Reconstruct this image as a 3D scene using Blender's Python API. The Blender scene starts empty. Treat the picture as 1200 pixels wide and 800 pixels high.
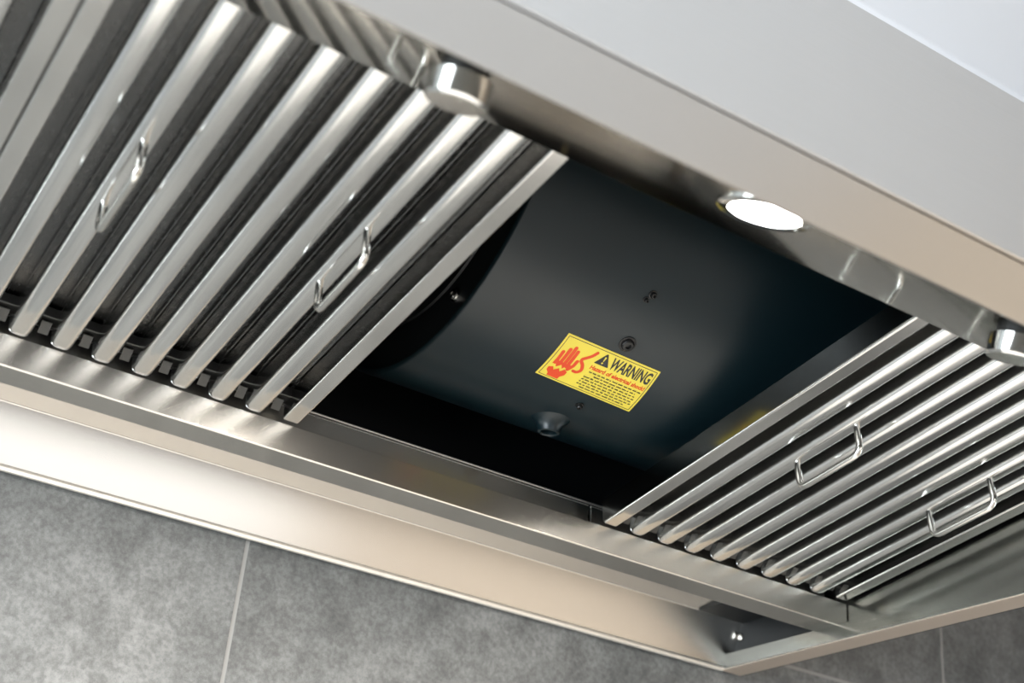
import bpy, math, random
from mathutils import Vector, Matrix

random.seed(7)
D = bpy.data
COL = bpy.context.scene.collection
PI = math.pi

# ------------------------------------------------------------------ materials
def node_mat(name):
    m = D.materials.new(name); m.use_nodes = True
    nt = m.node_tree; nt.nodes.clear()
    out = nt.nodes.new('ShaderNodeOutputMaterial')
    b = nt.nodes.new('ShaderNodeBsdfPrincipled')
    nt.links.new(b.outputs[0], out.inputs[0])
    return m, nt, b

def steel(name, col=(.60, .585, .56), rough=.28, aniso=.6, tangent=(1, 0, 0), brush=(1, 60, 60), var=.05, bump=.02):
    """brushed stainless steel: fine streaks along the brushing direction"""
    m, nt, b = node_mat(name); N, L = nt.nodes, nt.links
    b.inputs['Base Color'].default_value = (*col, 1)
    b.inputs['Metallic'].default_value = 1
    b.inputs['Anisotropic'].default_value = aniso
    t = N.new('ShaderNodeCombineXYZ')
    for i in range(3): t.inputs[i].default_value = tangent[i]
    L.new(t.outputs[0], b.inputs['Tangent'])
    tc = N.new('ShaderNodeTexCoord'); mp = N.new('ShaderNodeMapping')
    mp.inputs['Scale'].default_value = brush
    L.new(tc.outputs['Object'], mp.inputs[0])
    nz = N.new('ShaderNodeTexNoise'); nz.inputs['Scale'].default_value = 12; nz.inputs['Detail'].default_value = 6
    L.new(mp.outputs[0], nz.inputs['Vector'])
    mr = N.new('ShaderNodeMapRange')
    mr.inputs['To Min'].default_value = rough - var; mr.inputs['To Max'].default_value = rough + var
    L.new(nz.outputs[0], mr.inputs[0]); L.new(mr.outputs[0], b.inputs['Roughness'])
    if bump:
        bp = N.new('ShaderNodeBump'); bp.inputs['Strength'].default_value = bump; bp.inputs['Distance'].default_value = .001
        L.new(nz.outputs[0], bp.inputs['Height']); L.new(bp.outputs[0], b.inputs['Normal'])
    return m

def plain(name, col, rough=.5, metal=0, spec=.5, emit=None, strength=0, coat=0, noise=.0):
    m, nt, b = node_mat(name); N, L = nt.nodes, nt.links
    b.inputs['Base Color'].default_value = (*col, 1)
    b.inputs['Roughness'].default_value = rough
    b.inputs['Metallic'].default_value = metal
    b.inputs['Specular IOR Level'].default_value = spec
    b.inputs['Coat Weight'].default_value = coat
    if emit:
        b.inputs['Emission Color'].default_value = (*emit, 1); b.inputs['Emission Strength'].default_value = strength
    if noise:
        nz = N.new('ShaderNodeTexNoise'); nz.inputs['Scale'].default_value = 35; nz.inputs['Detail'].default_value = 4
        tc = N.new('ShaderNodeTexCoord'); L.new(tc.outputs['Object'], nz.inputs['Vector'])
        mr = N.new('ShaderNodeMapRange'); mr.inputs['To Min'].default_value = rough - noise; mr.inputs['To Max'].default_value = rough + noise
        L.new(nz.outputs[0], mr.inputs[0]); L.new(mr.outputs[0], b.inputs['Roughness'])
    return m

TILT = math.atan2(0.0967521 - 0.0386204, 0.5261851 - 0.1672711)      # slope of the filters
CT, ST = math.cos(TILT), math.sin(TILT)

TX_ = (0, .7, .7)        # grooves run along x, so the blur spreads across them
M_FRONT = steel('brushed_steel_front', (.53, .52, .505), .32, .5, TX_)
M_LIP = steel('brushed_steel_lip_shaded', (.41, .40, .385), .30, .5, TX_)  # front steel again, coloured darker for the dimmer reflection on the lip
M_STRIP = steel('brushed_steel_strip', (.50, .49, .46), .07, .0, TX_, var=.01, bump=0)
M_BAR = steel('brushed_steel_trough', (.58, .56, .52), .25, .7, TX_, var=.012, bump=0)
M_REAR = steel('brushed_steel_rear', (.60, .58, .55), .26, .75, TX_, var=.008, bump=0)
M_BASE = steel('rim_warm_reflection', (.66, .57, .49), .5, 0, TX_, bump=0)  # rim steel tinted and lightened to imitate a warm reflection
M_RIM = steel('bright_folded_rim', (.78, .755, .71), .45, 0, TX_, bump=0)
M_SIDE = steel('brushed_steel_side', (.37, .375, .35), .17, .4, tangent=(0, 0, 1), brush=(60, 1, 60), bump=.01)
M_FILTER = steel('brushed_steel_baffle', (.74, .74, .73), .18, .5, tangent=(1, 0, .2), brush=(70, 1, 70), var=.03, bump=.006)
M_RAIL = steel('steel_filter_rail', (.70, .69, .67), .15, 0, tangent=(1, 0, .2), var=.02, bump=0)
M_RAIL_DARK = plain('rail_dark_reflection', (.26, .26, .25), .16, 1)  # rail steel darkened to imitate its reflection of the black interior
M_INNER = steel('shaded_steel_baffle', (.15, .15, .148), .26, .3, tangent=(1, 0, .2), brush=(70, 1, 70), bump=0)  # filter steel darkened to paint shade into the gaps between baffles
M_SHADE = plain('shaded_steel', (.07, .07, .068), .38, 1)  # end rails and tabs, colour darkened to deepen the shade in the gaps
M_WIRE = plain('polished_steel_wire', (.60, .59, .56), .20, 1)
M_CHROME = plain('turned_steel_knob', (.72, .72, .71), .10, 1)
M_BLACK = plain('black_enamel', (.0028, .0088, .0115), .34, 0, .38, noise=.05)
M_BLACK_DULL = plain('black_lining', (.006, .007, .008), .45, 0, .35)
M_DARK = plain('dark_rubber', (.01, .01, .01), .6)
M_SCREW = plain('black_screw', (.02, .02, .02), .25, .6)
M_GOLD = plain('brass_screw', (.55, .42, .22), .3, 1)
M_LED = plain('lit_led_diffuser', (1, 1, 1), .4, emit=(1, .97, .92), strength=24)
M_YELLOW = plain('yellow_vinyl', (.68, .55, .060), .38, noise=.03)
M_INK = plain('black_ink', (.018, .02, .02), .45)
M_RED = plain('red_ink', (.62, .055, .010), .45)

def tile_material():
    m, nt, b = node_mat('grey_concrete_tile'); N, L = nt.nodes, nt.links
    tc = N.new('ShaderNodeTexCoord')
    def noise(scale, detail, rough=.5, off=(0, 0, 0)):
        mp = N.new('ShaderNodeMapping'); mp.inputs['Location'].default_value = off
        L.new(tc.outputs['Object'], mp.inputs[0])
        n = N.new('ShaderNodeTexNoise'); n.inputs['Scale'].default_value = scale
        n.inputs['Detail'].default_value = detail; n.inputs['Roughness'].default_value = rough
        L.new(mp.outputs[0], n.inputs['Vector']); return n
    big = noise(5, 4); mid = noise(26, 8, .75, (3, 0, 1)); fine = noise(210, 8, .75, (9, 2, 4))
    r1 = N.new('ShaderNodeValToRGB')
    r1.color_ramp.elements[0].position = .30; r1.color_ramp.elements[0].color = (.090, .094, .094, 1)
    r1.color_ramp.elements[1].position = .72; r1.color_ramp.elements[1].color = (.215, .216, .212, 1)
    L.new(big.outputs[0], r1.inputs[0])
    r2 = N.new('ShaderNodeValToRGB')
    r2.color_ramp.elements[0].position = .38; r2.color_ramp.elements[0].color = (.50, .50, .50, 1)
    r2.color_ramp.elements[1].position = .58; r2.color_ramp.elements[1].color = (1, 1, 1, 1)
    L.new(mid.outputs[0], r2.inputs[0])
    r3 = N.new('ShaderNodeValToRGB')
    r3.color_ramp.elements[0].position = .40; r3.color_ramp.elements[0].color = (.58, .58, .58, 1)
    r3.color_ramp.elements[1].position = .60; r3.color_ramp.elements[1].color = (1.06, 1.06, 1.06, 1)
    L.new(fine.outputs[0], r3.inputs[0])
    m1 = N.new('ShaderNodeMixRGB'); m1.blend_type = 'MULTIPLY'; m1.inputs[0].default_value = .75
    L.new(r1.outputs[0], m1.inputs[1]); L.new(r2.outputs[0], m1.inputs[2])
    m2 = N.new('ShaderNodeMixRGB'); m2.blend_type = 'MULTIPLY'; m2.inputs[0].default_value = .8
    L.new(m1.outputs[0], m2.inputs[1]); L.new(r3.outputs[0], m2.inputs[2])
    L.new(m2.outputs[0], b.inputs['Base Color'])
    b.inputs['Roughness'].default_value = .55
    bp = N.new('ShaderNodeBump'); bp.inputs['Strength'].default_value = .15; bp.inputs['Distance'].default_value = .001
    L.new(fine.outputs[0], bp.inputs['Height']); L.new(bp.outputs[0], b.inputs['Normal'])
    return m

def wood_material(name, c1, c2, scale):
    m, nt, b = node_mat(name); N, L = nt.nodes, nt.links
    tc = N.new('ShaderNodeTexCoord'); mp = N.new('ShaderNodeMapping'); mp.inputs['Scale'].default_value = scale
    L.new(tc.outputs['Object'], mp.inputs[0])
    n = N.new('ShaderNodeTexNoise'); n.inputs['Scale'].default_value = 4; n.inputs['Detail'].default_value = 5
    L.new(mp.outputs[0], n.inputs['Vector'])
    r = N.new('ShaderNodeValToRGB')
    r.color_ramp.elements[0].position = .3; r.color_ramp.elements[0].color = (*c1, 1)
    r.color_ramp.elements[1].position = .7; r.color_ramp.elements[1].color = (*c2, 1)
    L.new(n.outputs[0], r.inputs[0]); L.new(r.outputs[0], b.inputs['Base Color'])
    b.inputs['Roughness'].default_value = .5
    return m

M_TILE = tile_material()
M_GROUT = plain('pale_grout', (.235, .23, .22), .85)
M_WHITE = plain('white_paint', (.76, .77, .80), .7)
M_FLOOR = wood_material('warm_wood_floor', (.34, .31, .28), (.42, .39, .36), (1, 6, 1))

# ------------------------------------------------------------------ geometry helpers
class MB:
    def __init__(s): s.v = []; s.f = []
    def add(s, vs, fs):
        o = len(s.v); s.v += [tuple(v) for v in vs]; s.f += [tuple(i + o for i in f) for f in fs]
    def box(s, x0, x1, y0, y1, z0, z1):
        s.add([(x, y, z) for x in (x0, x1) for y in (y0, y1) for z in (z0, z1)],
              [(0, 1, 3, 2), (4, 6, 7, 5), (0, 4, 5, 1), (2, 3, 7, 6), (0, 2, 6, 4), (1, 5, 7, 3)])
    def quad(s, a, b, c, d): s.add([a, b, c, d], [(0, 1, 2, 3)])
    def rings(s, rings, closed=True, cap=True):
        """bridge equal-length rings of points"""
        n = len(rings[0]); vs = [p for r in rings for p in r]; fs = []
        for k in range(len(rings) - 1):
            for i in range(n if closed else n - 1):
                j = (i + 1) % n
                fs.append((k * n + i, k * n + j, (k + 1) * n + j, (k + 1) * n + i))
        if cap:
            fs.append(tuple(range(n))[::-1]); fs.append(tuple((len(rings) - 1) * n + i for i in range(n)))
        s.add(vs, fs)
    def extrude_x(s, prof, x0, x1):
        s.rings([[(x0, y, z) for y, z in prof], [(x1, y, z) for y, z in prof]])
    def sheet_x(s, line, t, x0, x1):
        """polyline in (y, z) thickened by t to its left, pushed along x"""
        s.extrude_x(thicken(line, t), x0, x1)
    def tube(s, pts, r, n=12, cap=True):
        pts = [Vector(p) for p in pts]; rings = []
        t0 = (pts[1] - pts[0]).normalized()
        up = Vector((0, 0, 1)) if abs(t0.z) < .9 else Vector((1, 0, 0))
        nrm = t0.cross(up).normalized()
        for i, p in enumerate(pts):
            t = (pts[min(i + 1, len(pts) - 1)] - pts[max(i - 1, 0)]).normalized()
            nrm = (nrm - t * nrm.dot(t)).normalized(); bn = t.cross(nrm)
            rings.append([p + (nrm * math.cos(2 * PI * k / n) + bn * math.sin(2 * PI * k / n)) * r for k in range(n)])
        s.rings(rings, cap=cap)
    def lathe(s, prof, o, ax, n=48, cap=True):
        """prof: (radius, distance along ax)"""
        o = Vector(o); ax = Vector(ax).normalized()
        a = ax.orthogonal().normalized(); b = ax.cross(a)
        s.rings([[o + ax * h + (a * math.cos(2 * PI * k / n) + b * math.sin(2 * PI * k / n)) * max(r, 1e-5) for k in range(n)] for r, h in prof], cap=cap)
    def build(s, name, mat, parent=None, smooth=30, bevel=0, seg=2, wn=False):
        me = D.meshes.new(name); me.from_pydata(s.v, [], s.f); me.validate(); me.update()
        import bmesh
        bm = bmesh.new(); bm.from_mesh(me); bmesh.ops.recalc_face_normals(bm, faces=bm.faces); bm.to_mesh(me); bm.free()
        if smooth:
            for p in me.polygons: p.use_smooth = True
            me.set_sharp_from_angle(angle=math.radians(smooth))
        me.materials.append(mat)
        o = D.objects.new(name, me); COL.objects.link(o)
        if parent: o.parent = parent
        if bevel:
            m = o.modifiers.new('bevel', 'BEVEL'); m.width = bevel; m.segments = seg; m.limit_method = 'ANGLE'; m.angle_limit = math.radians(35)
            m.harden_normals = True
        if wn:
            m = o.modifiers.new('face_normals', 'WEIGHTED_NORMAL'); m.keep_sharp = True; m.weight = 100
        return o

def thicken(line, t):
    n = len(line); nr = []
    for i in range(n - 1):
        dx, dy = line[i + 1][0] - line[i][0], line[i + 1][1] - line[i][1]; l = math.hypot(dx, dy); nr.append((-dy / l, dx / l))
    off = []
    for i in range(n):
        a = nr[max(i - 1, 0)]; b = nr[min(i, n - 2)]; k = 1 + a[0] * b[0] + a[1] * b[1]
        off.append((line[i][0] + (a[0] + b[0]) / k * t, line[i][1] + (a[1] + b[1]) / k * t))
    return list(line) + off[::-1]

def fillet(pts, r, n=5):
    """round the inner corners of an open 2-D polyline"""
    out = [pts[0]]
    for i in range(1, len(pts) - 1):
        p = Vector(pts[i]); a = Vector(pts[i - 1]) - p; b = Vector(pts[i + 1]) - p
        ang = a.angle(b); d = min(r / math.tan(ang / 2), a.length * .49, b.length * .49)
        p0, p1 = p + a.normalized() * d, p + b.normalized() * d
        for k in range(n + 1):
            t = k / n; q = (1 - t) ** 2 * p0 + 2 * t * (1 - t) * p + t * t * p1; out.append(tuple(q))
    out.append(pts[-1]); return out

def thing(name, label, cat, loc=(0, 0, 0), group=None):
    o = D.objects.new(name, None); COL.objects.link(o); o.location = loc
    o.empty_display_size = .05
    o['label'] = label; o['category'] = cat
    if group: o['group'] = group
    return o
def structure(o): o['kind'] = 'structure'; return o
def copy_tree(o, parent=None):
    c = o.copy(); COL.objects.link(c)
    if parent: c.parent = parent
    for ch in o.children: copy_tree(ch, c)
    return c

# ------------------------------------------------------------------ key dimensions (metres, z = 0 is the hood's lower rim, y = 0 its back)
YA, Z1, Z0, YB = -.16727, .03862, .01519, -.13675      # grease trough: front wall, top, bottom, rear wall
YI, ZI = -.52619, .09675                               # where the filters disappear behind the light strip
YL = -.6785                                            # front face
XL, XR = -.592, .578                                   # inner side faces
XH, XO = .565, .5915                                   # right rim: inner face, outer face
FL = math.hypot(YA - YI, ZI - Z1) + .020                      # filter length
YS, ZS = -.5582, .0710                                 # inner edge of the light strip, hanging below the filters' front ends
SA = math.radians(20.5)                                # slope of the light strip
SE = Vector((0, math.cos(SA), math.sin(SA)))           # up the strip, towards the wall
SN = Vector((0, math.sin(SA), -math.cos(SA)))          # the strip's face looks down and back
def strip_pt(x, s): return Vector((x, YS, ZS)) - SE * s
CAN_Z0, CAN_Z1 = .0435, .54
CAN_YM, CAN_ZM, CAN_Y1 = -.500, .376, -.345
WALL_Y = .006

# ------------------------------------------------------------------ setting
w = MB(); w.box(-2.6, 2.3, WALL_Y + .012, WALL_Y + .11, -1.65, 1.02)
structure(w.build('wall_back', M_WHITE, smooth=0))
TZ, TH, TW, TX = .0275, .43, .858, .0424
g = MB(); g.box(-2.6, 2.3, WALL_Y + .0004, WALL_Y + .012, -.75, .62)
grout = structure(g.build('trim_1', M_GROUT, smooth=0))
t = MB()
for r in range(-2, 2):
    z0 = TZ + r * TH + .0019; z1 = min(TZ + (r + 1) * TH - .0019, .62); z0 = max(z0, -.75)
    for c in range(-3, 3):
        x0, x1 = TX + c * TW + .0019, TX + (c + 1) * TW - .0019
        t.box(max(x0, -2.6), min(x1, 2.3), WALL_Y, WALL_Y + .004, z0, z1)
structure(t.build('trim_2', M_TILE, smooth=0))
f = MB(); f.box(-2.6, 2.3, -4.0, WALL_Y + .11, -1.70, -1.65); structure(f.build('floor', M_FLOOR, smooth=0))
c = MB(); c.box(-2.6, 2.3, -4.0, WALL_Y + .11, 1.02, 1.07); structure(c.build('ceiling', M_WHITE, smooth=0))
k = MB(); k.box(-2.6, 2.3, -.66, WALL_Y + .011, -.80, -.755)
M_TOP = wood_material('pale_stone_worktop', (.78, .76, .73), (.84, .82, .79), (3, 3, 3))
structure(k.build('worktop', M_TOP, smooth=0, bevel=.003))  # unseen worktop, added because the steel reflects it
M_CAB = wood_material('warm_oak_panelling', (.50, .38, .28), (.60, .48, .37), (5, 5, 1))
w = MB(); w.box(2.3, 2.4, -4.0, WALL_Y + .11, -1.65, 1.02); structure(w.build('wall_right', M_CAB, smooth=0))
w = MB(); w.box(1.15, 1.75, -2.7, -.80, -1.65, 1.02); structure(w.build('reflected_cabinet', M_CAB, smooth=0, bevel=.003))  # unseen oak block, added to reflect beige into the front steel

# ------------------------------------------------------------------ range hood
hood = thing('range_hood', 'brushed stainless steel range hood canopy mounted on the grey tiled wall', 'range hood', (0, -.33, 0))
def hp(mb, name, mat, **k):
    o = mb.build(name, mat, hood, **k); o.matrix_parent_inverse = Matrix.Translation((0, .33, 0)); return o
XOL = XL - .0135
# front apron: a short vertical lip, then the sloping canopy face
m = MB()
line = fillet([(YL, CAN_Z0 - .004), (YL, CAN_Z0), (CAN_YM, CAN_ZM), (CAN_Y1, CAN_Z1)], .004, 5)
m.sheet_x(line, -.0015, XOL, XO)
hp(m, 'front_canopy', M_FRONT, smooth=40, wn=True)
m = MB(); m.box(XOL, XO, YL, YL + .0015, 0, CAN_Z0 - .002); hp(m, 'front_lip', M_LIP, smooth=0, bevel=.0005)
# top plate and back of the shell
m = MB(); m.box(XOL, XO, CAN_Y1, .0, CAN_Z1 - .002, CAN_Z1); hp(m, 'top_plate', M_FRONT, smooth=0)
# side shells following the canopy outline
def side_outline(dz=0):
    return [(YL + .001, .0), (YL + .001, CAN_Z0), (CAN_YM + .001, CAN_ZM), (CAN_Y1, CAN_Z1 - .001), (0, CAN_Z1 - .001), (0, .0)]
for nm, xa, xb in (('side_shell', XO - .0015, XO), ('side_shell', XOL, XOL + .0015)):
    m = MB(); m.rings([[(xa, y, z) for y, z in side_outline()], [(xb, y, z) for y, z in side_outline()]]); hp(m, nm, M_SIDE, smooth=0)
# inner side panels (the double wall) with their folded rims
for sgn, xi in ((1, XR), (-1, XL)):
    m = MB()
    m.rings([[(xi, y, z) for y, z in ((YL + .02, .008), (YL + .02, .06), (YS, .155), (YA, .11), (-.004, .11), (-.004, .008))],
             [(xi + sgn * .0012, y, z) for y, z in ((YL + .02, .008), (YL + .02, .06), (YS, .155), (YA, .11), (-.004, .11), (-.004, .008))]])
    hp(m, 'side_panel', M_SIDE, smooth=0)
    m = MB()
    xh = XH if sgn > 0 else XL + .013; xo = XO - .0012 if sgn > 0 else XOL + .0012
    a, b = sorted((xh, xo))
    m.box(a, b, YL + .004, -.001, .0012, .0165)
    hp(m, 'side_rim', M_SIDE, smooth=30, bevel=.0006)
    m = MB(); m.box(a, b, YL + .004, -.001, 0, .0012); hp(m, 'rim_base', M_BASE, smooth=0, bevel=.0005)
    # black sheets added to put shade in the hollow behind the grease channel
    m = MB()
    e0, e1 = sorted((xi - sgn * .0008, xi - sgn * .0022)); m.box(e0, e1, YB + .003, -.004, .006, .0585)
    e0, e1 = sorted((xi - sgn * .0022, xi - sgn * .060)); m.box(e0, e1, YB + .003, -.020, .0485, .0575)
    hp(m, 'hollow_shade', M_BLACK_DULL, smooth=0)
# rear panel: leans forward a little, folded at the seam
line = fillet([(-.0015, .0), (-.0185, .0500), (YB + .004, .0585)], .002, 3)
m = MB(); m.sheet_x(line, -.0012, XL + .0005, XR - .0005)
hp(m, 'rear_panel', M_REAR, smooth=40, wn=True)
m = MB(); m.extrude_x([(-.0026 + .0030 * math.cos(2 * PI * k / 16), .0020 + .0030 * math.sin(2 * PI * k / 16)) for k in range(16)], XL, XH)
hp(m, 'rear_rim', M_RIM, smooth=60)
# underside light strip, rising from the lip to the filters
a = strip_pt(0, 0); b = strip_pt(0, .122)
m = MB()
m.sheet_x(fillet([(b.y, b.z), (a.y, a.z), (a.y - .0022, a.z + .055)], .0014, 4), .0012, XL + .001, XR - .001)
hp(m, 'light_strip', M_STRIP, smooth=40, wn=True)
# grease trough along the back of the filters
m = MB()
prof = [(YA + .0018, Z1 - .0005), (YA, Z1), (YA, Z0 + .001), (YA + .001, Z0), (YB, Z0), (YB + .0012, Z0 + .001), (YB + .0012, .0690), (YB, .0690), (YB, Z0 + .0022), (YA + .0022, Z0 + .0022), (YA + .0022, Z1 - .001)]
m.extrude_x(prof, XL + .0015, XR - .0015)
hp(m, 'grease_channel', M_BAR, smooth=0, bevel=.0011, seg=3)
m = MB(); m.tube([(XL + .002, YB + .0004, .0690), (0, YB + .0004, .0690), (XR - .002, YB + .0004, .0690)], .0011, 12)
hp(m, 'rolled_edge', M_RIM, smooth=60)
m = MB(); m.lathe([(.0042, 0), (.0042, .0016), (.003, .003), (.0008, .0034)], (XR - .0022, -.018, .034), (-1, 0, 0), 20)
hp(m, 'screw', M_WIRE)
# black inner lining: lining follows the canopy, open at the bottom
m = MB()
lz = .0035
lin = [(a.y - .004, a.z + .0555), (CAN_YM + .012 - .055, CAN_ZM - .12), (CAN_YM + .012, CAN_ZM - .006), (CAN_Y1 + .012, CAN_Z1 - .012), (-.008, CAN_Z1 - .012), (-.008, .075), (YB + .003, .0625)]
for i in range(len(lin) - 1):
    (y0, z0), (y1, z1) = lin[i], lin[i + 1]
    m.quad((XL + .003, y0, z0), (XR - .003, y0, z0), (XR - .003, y1, z1), (XL + .003, y1, z1))
for x in (XL + .003, XR - .003):
    m.add([(x, y, z) for y, z in lin], [tuple(range(len(lin)))])
hp(m, 'inner_lining', M_BLACK_DULL, smooth=0)
# spotlights
def spot(x):
    m = MB(); s0 = strip_pt(x, .0570)
    m.lathe([(.0275, -.0005), (.0275, .0012), (.0262, .0018), (.0210, .0018), (.0205, .0008)], s0, SN, 56)
    ring = hp(m, 'spotlight', M_CHROME)
    m = MB(); m.lathe([(.0205, .0006), (.0200, .0016), (.015, .0021), (.004, .0024)], s0, SN, 48)
    l = m.build('light_lens', M_LED, ring)
    l['label'] = 'glowing white round light lens'
    for an in (PI * .5, PI * 1.5):
        q = s0 + Vector((1, 0, 0)) * math.sin(an) * .0236
        m = MB(); m.lathe([(.0014, .0014), (.0014, .0022), (.0006, .0026)], q, SN, 12); m.build('screw', M_WIRE, ring)
    ld = D.lights.new('spot_lamp', 'AREA'); ld.shape = 'DISK'; ld.size = .040; ld.energy = 3.2; ld.color = (1, .92, .82); ld.spread = math.radians(140)
    lo = D.objects.new('spot_lamp', ld); COL.objects.link(lo)
    lo.location = s0 + SN * .0034
    lo.rotation_euler = SN.to_track_quat('-Z', 'Y').to_euler()
    lo['kind'] = 'helper'
for x in (-.328, .0768, .482): spot(x)
# control knobs
def knob(x):
    s0 = strip_pt(x, .0570)
    m = MB(); m.lathe([(.0125, 0), (.0125, .0050)], s0, SN, 40); 
    base = hp(m, 'knob', M_DARK)
    m = MB()
    m.lathe([(.0125, .0042), (.0160, .0042), (.0164, .0046), (.0164, .0168), (.0150, .0182), (.0001, .0183)], s0, SN, 64)
    k = m.build('knob_cap', M_CHROME, base, smooth=25); k['label'] = 'polished turned steel knob cap'
for x in (-.1205, .2845): knob(x)

# ------------------------------------------------------------------ baffle filters
def fp(x, v, h):            # x across, v from the trough up to the strip, h up into the hood
    return (x, -v * CT + h * ST * 1.0, v * ST + h * CT)
def make_filter(label, x0):
    t = thing('baffle_filter', label, 'filter', (x0, YA, Z1), 'removable baffle filters in the hood')
    W = .2835
    # frame: side rails (flat) and hidden end rails
    for xa in (0, W - .0135):
        m = MB()
        sec = [(xa, .0004), (xa + .0135, .0004), (xa + .0135, .0225), (xa, .0225)]
        m.rings([[fp(x, .003, h) for x, h in sec], [fp(x, FL - .003, h) for x, h in sec]])
        r = m.build('side_rail', M_RAIL, t, smooth=25, bevel=.0018, seg=3)
        # thin skin on the rail, coloured dark for the black interior it reflects
        xo = xa if xa == 0 else xa + .0135; sg = -1 if xa == 0 else 1
        m = MB(); m.rings([[fp(x, v, h) for x, h in ((xo, .0022), (xo + sg * .0004, .0022), (xo + sg * .0004, .0228), (xo, .0228))] for v in (.003, FL - .003)])
        m.build('side_rail_shade', M_RAIL_DARK, t, smooth=0)
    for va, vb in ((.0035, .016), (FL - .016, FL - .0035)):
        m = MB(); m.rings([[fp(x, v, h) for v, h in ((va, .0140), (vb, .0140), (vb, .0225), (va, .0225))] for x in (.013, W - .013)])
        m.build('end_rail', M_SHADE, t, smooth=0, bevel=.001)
    pitch = .03
    for i in range(1, 9):
        cx = .00675 + pitch * i
        half = fillet([(-.0087, .0165), (-.0077, .0), (.0077, .0), (.0087, .0165)], .0062, 8)
        outer = [(cx + x, h) for x, h in half]
        inner = [(cx + x * .90, h + (.0008 if h < .012 else 0)) for x, h in half][::-1]
        loop = outer + inner
        def ring(v, sc=1.0, lift=0.0): return [fp(cx + (x - cx) * sc, v, h * (1 - lift / .0165) + lift) for x, h in loop]
        m = MB()
        m.rings([ring(.0016, .80, .0022), ring(.0022, .90, .0009), ring(.0040, .97, .0002), ring(.0065), ring(FL - .0065), ring(FL - .004, .97, .0002), ring(FL - .0022, .90, .0009), ring(FL - .0016, .8, .0022)])
        # close the mouths of the channel at both ends
        for v in (.0024, FL - .0024):
            e = [fp(cx + (x - cx) * .93, v, h * .97 + .0005) for x, h in outer]
            m.add(e, [tuple(range(len(e)))])
        m.build('baffle', M_FILTER, t, smooth=50)
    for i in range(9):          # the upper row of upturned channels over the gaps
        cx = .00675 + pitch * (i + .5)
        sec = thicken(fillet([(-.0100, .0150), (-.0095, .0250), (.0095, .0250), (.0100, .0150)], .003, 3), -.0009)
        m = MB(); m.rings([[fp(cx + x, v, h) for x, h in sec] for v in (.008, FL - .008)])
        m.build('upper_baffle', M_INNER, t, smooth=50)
        # drain notch tabs at the low end
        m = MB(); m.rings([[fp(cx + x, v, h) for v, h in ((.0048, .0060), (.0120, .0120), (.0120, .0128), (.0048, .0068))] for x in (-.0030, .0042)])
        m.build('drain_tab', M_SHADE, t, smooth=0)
    # two wire bail handles
    for cx in (.0665, .2150):
        v0, v1, dpt, r = .1725, .2385, -.0235, .0078
        pts = [(v0, .004), (v0, dpt + r)]
        for k in range(1, 7):
            an = PI / 2 * k / 6; pts.append((v0 + r - r * math.cos(an), dpt + r - r * math.sin(an)))
        for k in range(0, 7):
            an = PI / 2 * k / 6; pts.append((v1 - r + r * math.sin(an), dpt + r - r * math.cos(an)))
        pts += [(v1, dpt + r + .004), (v1, .004)]
        m = MB(); m.tube([fp(cx, v, h) for v, h in pts], .0027, 14)
        m.build('handle', M_WIRE, t, smooth=60)
    return t
f0 = make_filter('baffle filter right of the dark opening, its handles in full view', .2894)
f1 = copy_tree(f0); f1.location.x = -.2838
f1['label'] = 'baffle filter bordering the dark opening on its left side'
f2 = copy_tree(f0); f2.location.x = -.5685
f2['label'] = 'baffle filter cut off at the top left corner of the photo'

# grease tray liners lying in the trough
def tray(x0, x1, label):
    m = MB()
    line = [(YA + .0045, Z0 + .016), (YA + .0045, Z0 + .0035), (YB - .0065, Z0 + .0035), (YB - .0065, .0630)]
    m.sheet_x(line, .0009, x0, x1)
    m.box(x0, x0 + .001, YA + .0052, YB - .0072, Z0 + .0045, .030); m.box(x1 - .001, x1, YA + .0052, YB - .0072, Z0 + .0045, .030)
    o = m.build('grease_tray', M_BAR, smooth=0, bevel=.0004)
    m = MB(); m.tube([(x0, YB - .0063, .0630), ((x0 + x1) / 2, YB - .0063, .0630), (x1, YB - .0063, .0630)], .0011, 12); m.build('rolled_edge', M_RIM, o, smooth=60)
    o['label'] = label; o['category'] = 'tray'; o['group'] = 'grease trays lying in the channel'
    return o
tray(XL + .006, .2905, 'long steel grease tray in the channel along the dark opening')
tray(.2935, XR - .006, 'short steel grease tray in the channel under the right filter')

# ------------------------------------------------------------------ blower drum with warning label
CX0, CYC, CZC, CR = .06, -.2259, .2969, .2002
blower = thing('blower_housing', 'glossy black blower drum with yellow warning label inside the hood opening', 'blower', (.25, CYC, CZC - CR))
def bp(mb, name, mat, parent=None, **k):
    o = mb.build(name, mat, parent or blower, **k)
    if parent is None: o.matrix_parent_inverse = Matrix.Translation((-.25, -CYC, -(CZC - CR)))
    return o
def cyl(x, deg, h=0):
    q = math.radians(deg); rr = CR + h
    return Vector((x, CYC - rr * math.cos(q), CZC - rr * math.sin(q)))
def cyl_n(deg):
    q = math.radians(deg); return Vector((0, -math.cos(q), -math.sin(q)))
m = MB()
m.lathe([(CR - .004, .0), (CR - .0015, .0006), (CR, .0025), (CR, .448), (CR - .003, .45)], (CX0, CYC, CZC), (1, 0, 0), 160, cap=False)
bp(m, 'drum', M_BLACK, smooth=40)
m = MB()
m.lathe([(CR - .003, .0012), (.166, .0012), (.165, .0030), (.160, .0030), (.159, .0012), (.150, .0012), (.149, .004), (.138, .010), (.125, .03), (.120, .08)], (CX0, CYC, CZC), (1, 0, 0), 120, cap=False)
bp(m, 'inlet_ring', M_BLACK_DULL, smooth=30)
m = MB(); m.lathe([(.120, .08), (.05, .081), (.0001, .081)], (CX0, CYC, CZC), (1, 0, 0), 64, cap=False)
bp(m, 'motor_plate', M_BLACK_DULL)
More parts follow.
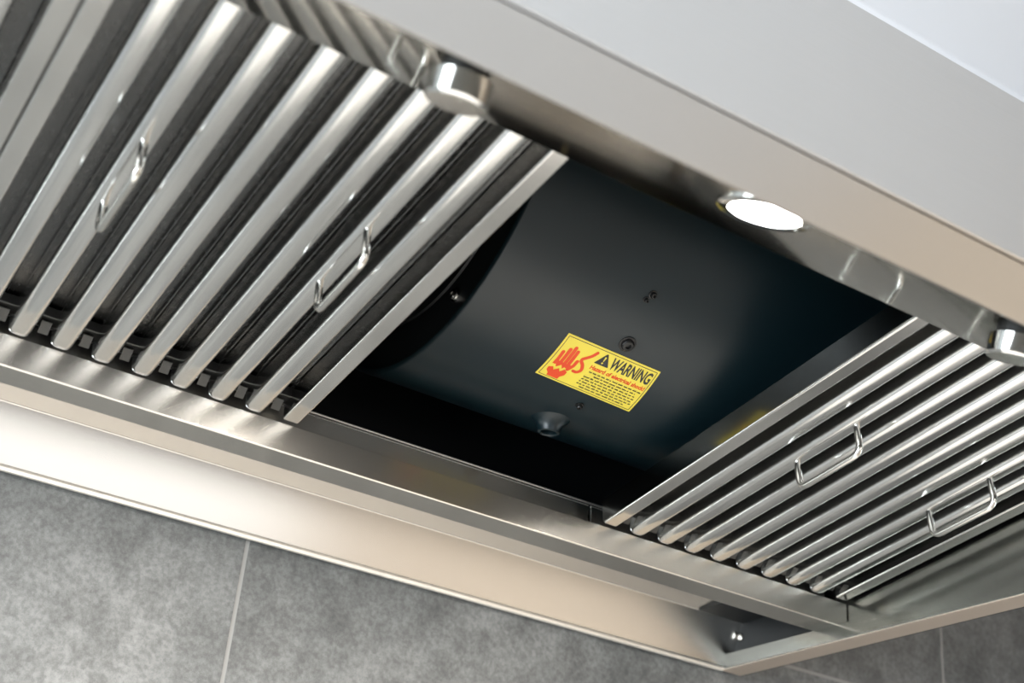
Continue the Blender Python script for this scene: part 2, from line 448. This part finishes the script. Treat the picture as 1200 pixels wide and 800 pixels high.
def screw(o, ax, r=.0046, mat=M_SCREW, name='screw'):
    m = MB(); m.lathe([(r * 1.35, -.0005), (r * 1.35, .0008), (r, .0010), (r, .0026), (r * .8, .0036), (r * .45, .0038), (r * .40, .0022), (.0001, .0022)], o, ax, 24)
    bp(m, name, mat)
screw((CX0 + .0010, -.28489, .1290), (-1, 0, 0), .0042, M_WIRE)
screw(cyl(.1948, 61.4), cyl_n(61.4), .0052)
screw(cyl(.1892, 48.4), cyl_n(48.4), .0026)
screw(cyl(.1859, 50.0), cyl_n(50.0), .0018)
screw(cyl(.2045, 83.9), cyl_n(83.9), .0026)
# cable bush under the drum
m = MB(); q = 95.5
m.lathe([(.0175, -.0012), (.0150, .0012), (.0118, .0042), (.0100, .0085), (.0094, .0115), (.0078, .0122), (.0068, .0110), (.0066, .002)], cyl(.2035, q), cyl_n(q), 40, cap=False)
bp(m, 'cable_bush', M_BLACK)
m = MB(); m.lathe([(.0068, .004), (.0001, .004)], cyl(.2035, q), cyl_n(q), 24, cap=False); bp(m, 'bush_hole', M_DARK)
# motor bracket that carries the drum
m = MB(); m.box(.12, .40, CYC + .10, -.012, .40, .412); bp(m, 'bracket', M_BLACK_DULL, smooth=0)

# label: corners TL, TR, BR, BL as (x, degrees round the drum)
LC = [(.1463, 64.2), (.2367, 65.0), (.2437, 79.9), (.1482, 78.4)]
def lab(u, v, h):
    x = (LC[0][0] * (1 - u) + LC[1][0] * u) * (1 - v) + (LC[3][0] * (1 - u) + LC[2][0] * u) * v
    d = (LC[0][1] * (1 - u) + LC[1][1] * u) * (1 - v) + (LC[3][1] * (1 - u) + LC[2][1] * u) * v
    return cyl(x, d, h)
def on_label(mb, polys, h):
    for p in polys: mb.add([lab(u, v, h) for u, v in p], [tuple(range(len(p)))])
def strip_poly(pts, wu, wv=None, round_end=True):
    """ribbon of quads along a polyline in label (u, v); v is scaled so widths look even"""
    asp = 1.92; out = []
    if len(pts) == 2: pts = [(pts[0][0] + (pts[1][0] - pts[0][0]) * k / 6, pts[0][1] + (pts[1][1] - pts[0][1]) * k / 6) for k in range(7)]
    P = [Vector((u * asp, v)) for u, v in pts]
    L, Rr = [], []
    for i, p in enumerate(P):
        t = (P[min(i + 1, len(P) - 1)] - P[max(i - 1, 0)]).normalized(); n = Vector((-t.y, t.x)) * wu / 2
        L.append(p + n); Rr.append(p - n)
    for i in range(len(P) - 1):
        out.append([(q.x / asp, q.y) for q in (L[i], L[i + 1], Rr[i + 1], Rr[i])])
    if round_end:
        for p in (P[0], P[-1]):
            out.append([((p.x + wu / 2 * math.cos(2 * PI * k / 12)) / asp, p.y + wu / 2 * math.sin(2 * PI * k / 12)) for k in range(12)])
    return out
m = MB(); nu, nv = 8, 16
rg = []
for j in range(nv + 1):
    rg.append([lab(i / nu, j / nv, .00015) for i in range(nu + 1)])
m.rings(rg, closed=False, cap=False)
sheet = bp(m, 'warning_label', M_YELLOW, smooth=60)
sheet['label'] = 'yellow electrical hazard sticker'
def lp(mb, name, mat): return mb.build(name, mat, sheet, smooth=0)
m = MB()
bu, bv, tb = .022, .040, .010
edge = []
for (u0, v0, u1, v1) in ((bu, bv, 1 - bu, bv), (1 - bu, bv, 1 - bu, 1 - bv), (1 - bu, 1 - bv, bu, 1 - bv), (bu, 1 - bv, bu, bv)):
    edge += strip_poly([(u0 + (u1 - u0) * k / 8, v0 + (v1 - v0) * k / 8) for k in range(9)], .012, round_end=False)
on_label(m, edge, .00030); lp(m, 'border_line', M_INK)
# hand above a lightning gap, wrist below, cable looping to the right
m = MB()
fing = [((.075, .62), (.068, .355)), ((.115, .60), (.112, .265)), ((.155, .60), (.150, .200)), ((.192, .62), (.188, .255))]
for a0, b0 in fing: on_label(m, strip_poly([a0, b0], .064), .00034)
on_label(m, strip_poly([(.215, .66), (.238, .55), (.240, .43)], .064), .00034)
on_label(m, [[(.055, .555), (.215, .555), (.245, .60), (.235, .655), (.205, .640), (.190, .60), (.165, .69), (.140, .615), (.105, .70), (.085, .62), (.055, .66)]], .00038)
on_label(m, [[(.050, .745), (.088, .710), (.108, .775), (.145, .700), (.168, .765), (.195, .680), (.232, .720), (.232, .800), (.205, .870), (.205, .935), (.092, .935), (.088, .880), (.055, .820)]], .00042)
loop = [(.268, .640), (.300, .640), (.322, .590), (.322, .530), (.300, .450), (.272, .400), (.266, .350), (.285, .310), (.325, .225), (.352, .130)]
lp_pts = []
for i in range(len(loop) - 1):
    for k in range(4):
        t_ = k / 4; p0 = loop[max(i - 1, 0)]; p1 = loop[i]; p2 = loop[i + 1]; p3 = loop[min(i + 2, len(loop) - 1)]
        lp_pts.append(tuple(.5 * (2 * p1[n] + (p2[n] - p0[n]) * t_ + (2 * p0[n] - 5 * p1[n] + 4 * p2[n] - p3[n]) * t_ ** 2 + (3 * p1[n] - p0[n] - 3 * p2[n] + p3[n]) * t_ ** 3) for n in (0, 1)))
lp_pts.append(loop[-1])
on_label(m, strip_poly(lp_pts, .060), .00036)
lp(m, 'shocked_hand_symbol', M_RED)
m = MB()
tri = fillet([(.449, .30), (.378, .31), (.448, .075), (.520, .315), (.449, .30)], .012, 4)
on_label(m, [[(.378, .318), (.384, .295), (.440, .085), (.448, .078), (.456, .085), (.518, .295), (.522, .312), (.515, .322), (.385, .325)]], .00030)
lp(m, 'warning_triangle', M_INK)
m = MB()
on_label(m, [[(.440, .140), (.456, .140), (.4525, .235), (.4445, .235)]] + [[(.448 + .0085 * math.cos(2 * PI * k / 12), .272 + .018 * math.sin(2 * PI * k / 12)) for k in range(12)]], .00045)
lp(m, 'exclamation_mark', M_YELLOW)

def text_on_label(s, u0, u1, v0, v1, name, mat, bold=0.0, shear=0.0):
    cu = D.curves.new(name, 'FONT'); cu.body = s; cu.offset = bold; cu.resolution_u = 3
    to = D.objects.new(name, cu); COL.objects.link(to)
    dg = bpy.context.evaluated_depsgraph_get(); dg.update()
    me = D.meshes.new_from_object(to.evaluated_get(dg))
    D.objects.remove(to)
    xs = [v.co.x for v in me.vertices]; ys = [v.co.y for v in me.vertices]
    xa, xb, ya, yb = min(xs), max(xs), min(ys), max(ys)
    for v in me.vertices:
        u = u0 + (v.co.x - xa) / (xb - xa) * (u1 - u0); w_ = v1 - (v.co.y - ya) / (yb - ya) * (v1 - v0)
        v.co = lab(u, w_, .00032)
    me.materials.clear(); me.materials.append(mat)
    o = D.objects.new(name, me); COL.objects.link(o); o.parent = sheet
    return o
text_on_label('WARNING', .525, .958, .082, .330, 'heading_text', M_INK, .03)
text_on_label('Hazard of electrical shock!', .378, .965, .375, .470, 'hazard_text', M_RED, .035)
# seven rows of fine print, too small to read in the photo
m = MB(); rr = random.Random(3)
rows = [(.40, .965, .530), (.47, .925, .592), (.385, .940, .654), (.385, .950, .716), (.380, .945, .778), (.375, .955, .840), (.42, .900, .902)]
for ua, ub, vc in rows:
    u = ua
    while u < ub - .01:
        wl = min(rr.uniform(.018, .062), ub - u)
        k = u
        while k < u + wl - .004:
            hh = rr.choice((.013, .013, .020))
            on_label(m, [[(k, vc - hh), (k + .0052, vc - hh), (k + .0052, vc + .013), (k, vc + .013)]], .00030)
            k += .0078
        on_label(m, [[(u, vc - .004), (u + wl - .003, vc - .004), (u + wl - .003, vc + .004), (u, vc + .004)]], .00031)
        u += wl + .011
lp(m, 'fine_print', M_INK)

# small brass screw on the dark floor behind the tray
m = MB(); m.lathe([(.0035, 0), (.0035, .002), (.002, .0032), (.0003, .0034)], (.195, -.098, .0815), (0, -.86, -.5), 16)
hp(m, 'screw', M_GOLD)

# ------------------------------------------------------------------ lights
def area(name, loc, target, sx, sy, energy, color):
    l = D.lights.new(name, 'AREA'); l.shape = 'RECTANGLE'; l.size = sx; l.size_y = sy; l.energy = energy; l.color = color
    o = D.objects.new(name, l); COL.objects.link(o); o.location = loc
    o.rotation_euler = (Vector(target) - Vector(loc)).to_track_quat('-Z', 'Y').to_euler(); return o
area('window_light', (-2.4, -1.25, -.3), (0, -.5, -.15), 2.2, 1.7, 170, (.84, .94, 1.0))
area('front_fill_light', (.9, -3.9, -.5), (.9, 0, -.1), 2.0, 1.3, 18, (1.0, .97, .93))  # unseen fill added in front to brighten the tile and steel
W = D.worlds.new('room_light'); bpy.context.scene.world = W; W.use_nodes = True
bg = W.node_tree.nodes['Background']; bg.inputs[0].default_value = (.92, .96, 1, 1); bg.inputs[1].default_value = .9

# ------------------------------------------------------------------ camera
yaw, pitch, roll = -.5295289882, .4734233493, .1017927930
cam = D.cameras.new('camera'); co = D.objects.new('camera', cam); COL.objects.link(co)
fw = Vector((math.sin(-yaw) * math.cos(pitch), math.cos(yaw) * math.cos(pitch), math.sin(pitch)))
rt = Vector((math.cos(yaw), math.sin(yaw), 0)); up = rt.cross(fw)
c_, s_ = math.cos(roll), math.sin(roll)
r2 = c_ * rt + s_ * up; u2 = -s_ * rt + c_ * up
mat = Matrix((r2, u2, -fw)).transposed().to_4x4(); mat.translation = (-.37998833, -1.12834024, -.39227579)
co.matrix_world = mat
cam.sensor_width = 36; cam.lens = 1689.58678 / 1200 * 36; cam.clip_start = .02
cam.dof.use_dof = True; cam.dof.focus_distance = 1.14; cam.dof.aperture_fstop = 6.5
bpy.context.scene.camera = co
sc = bpy.context.scene
sc.view_settings.view_transform = 'Standard'; sc.view_settings.look = 'None'; sc.view_settings.exposure = 0.3
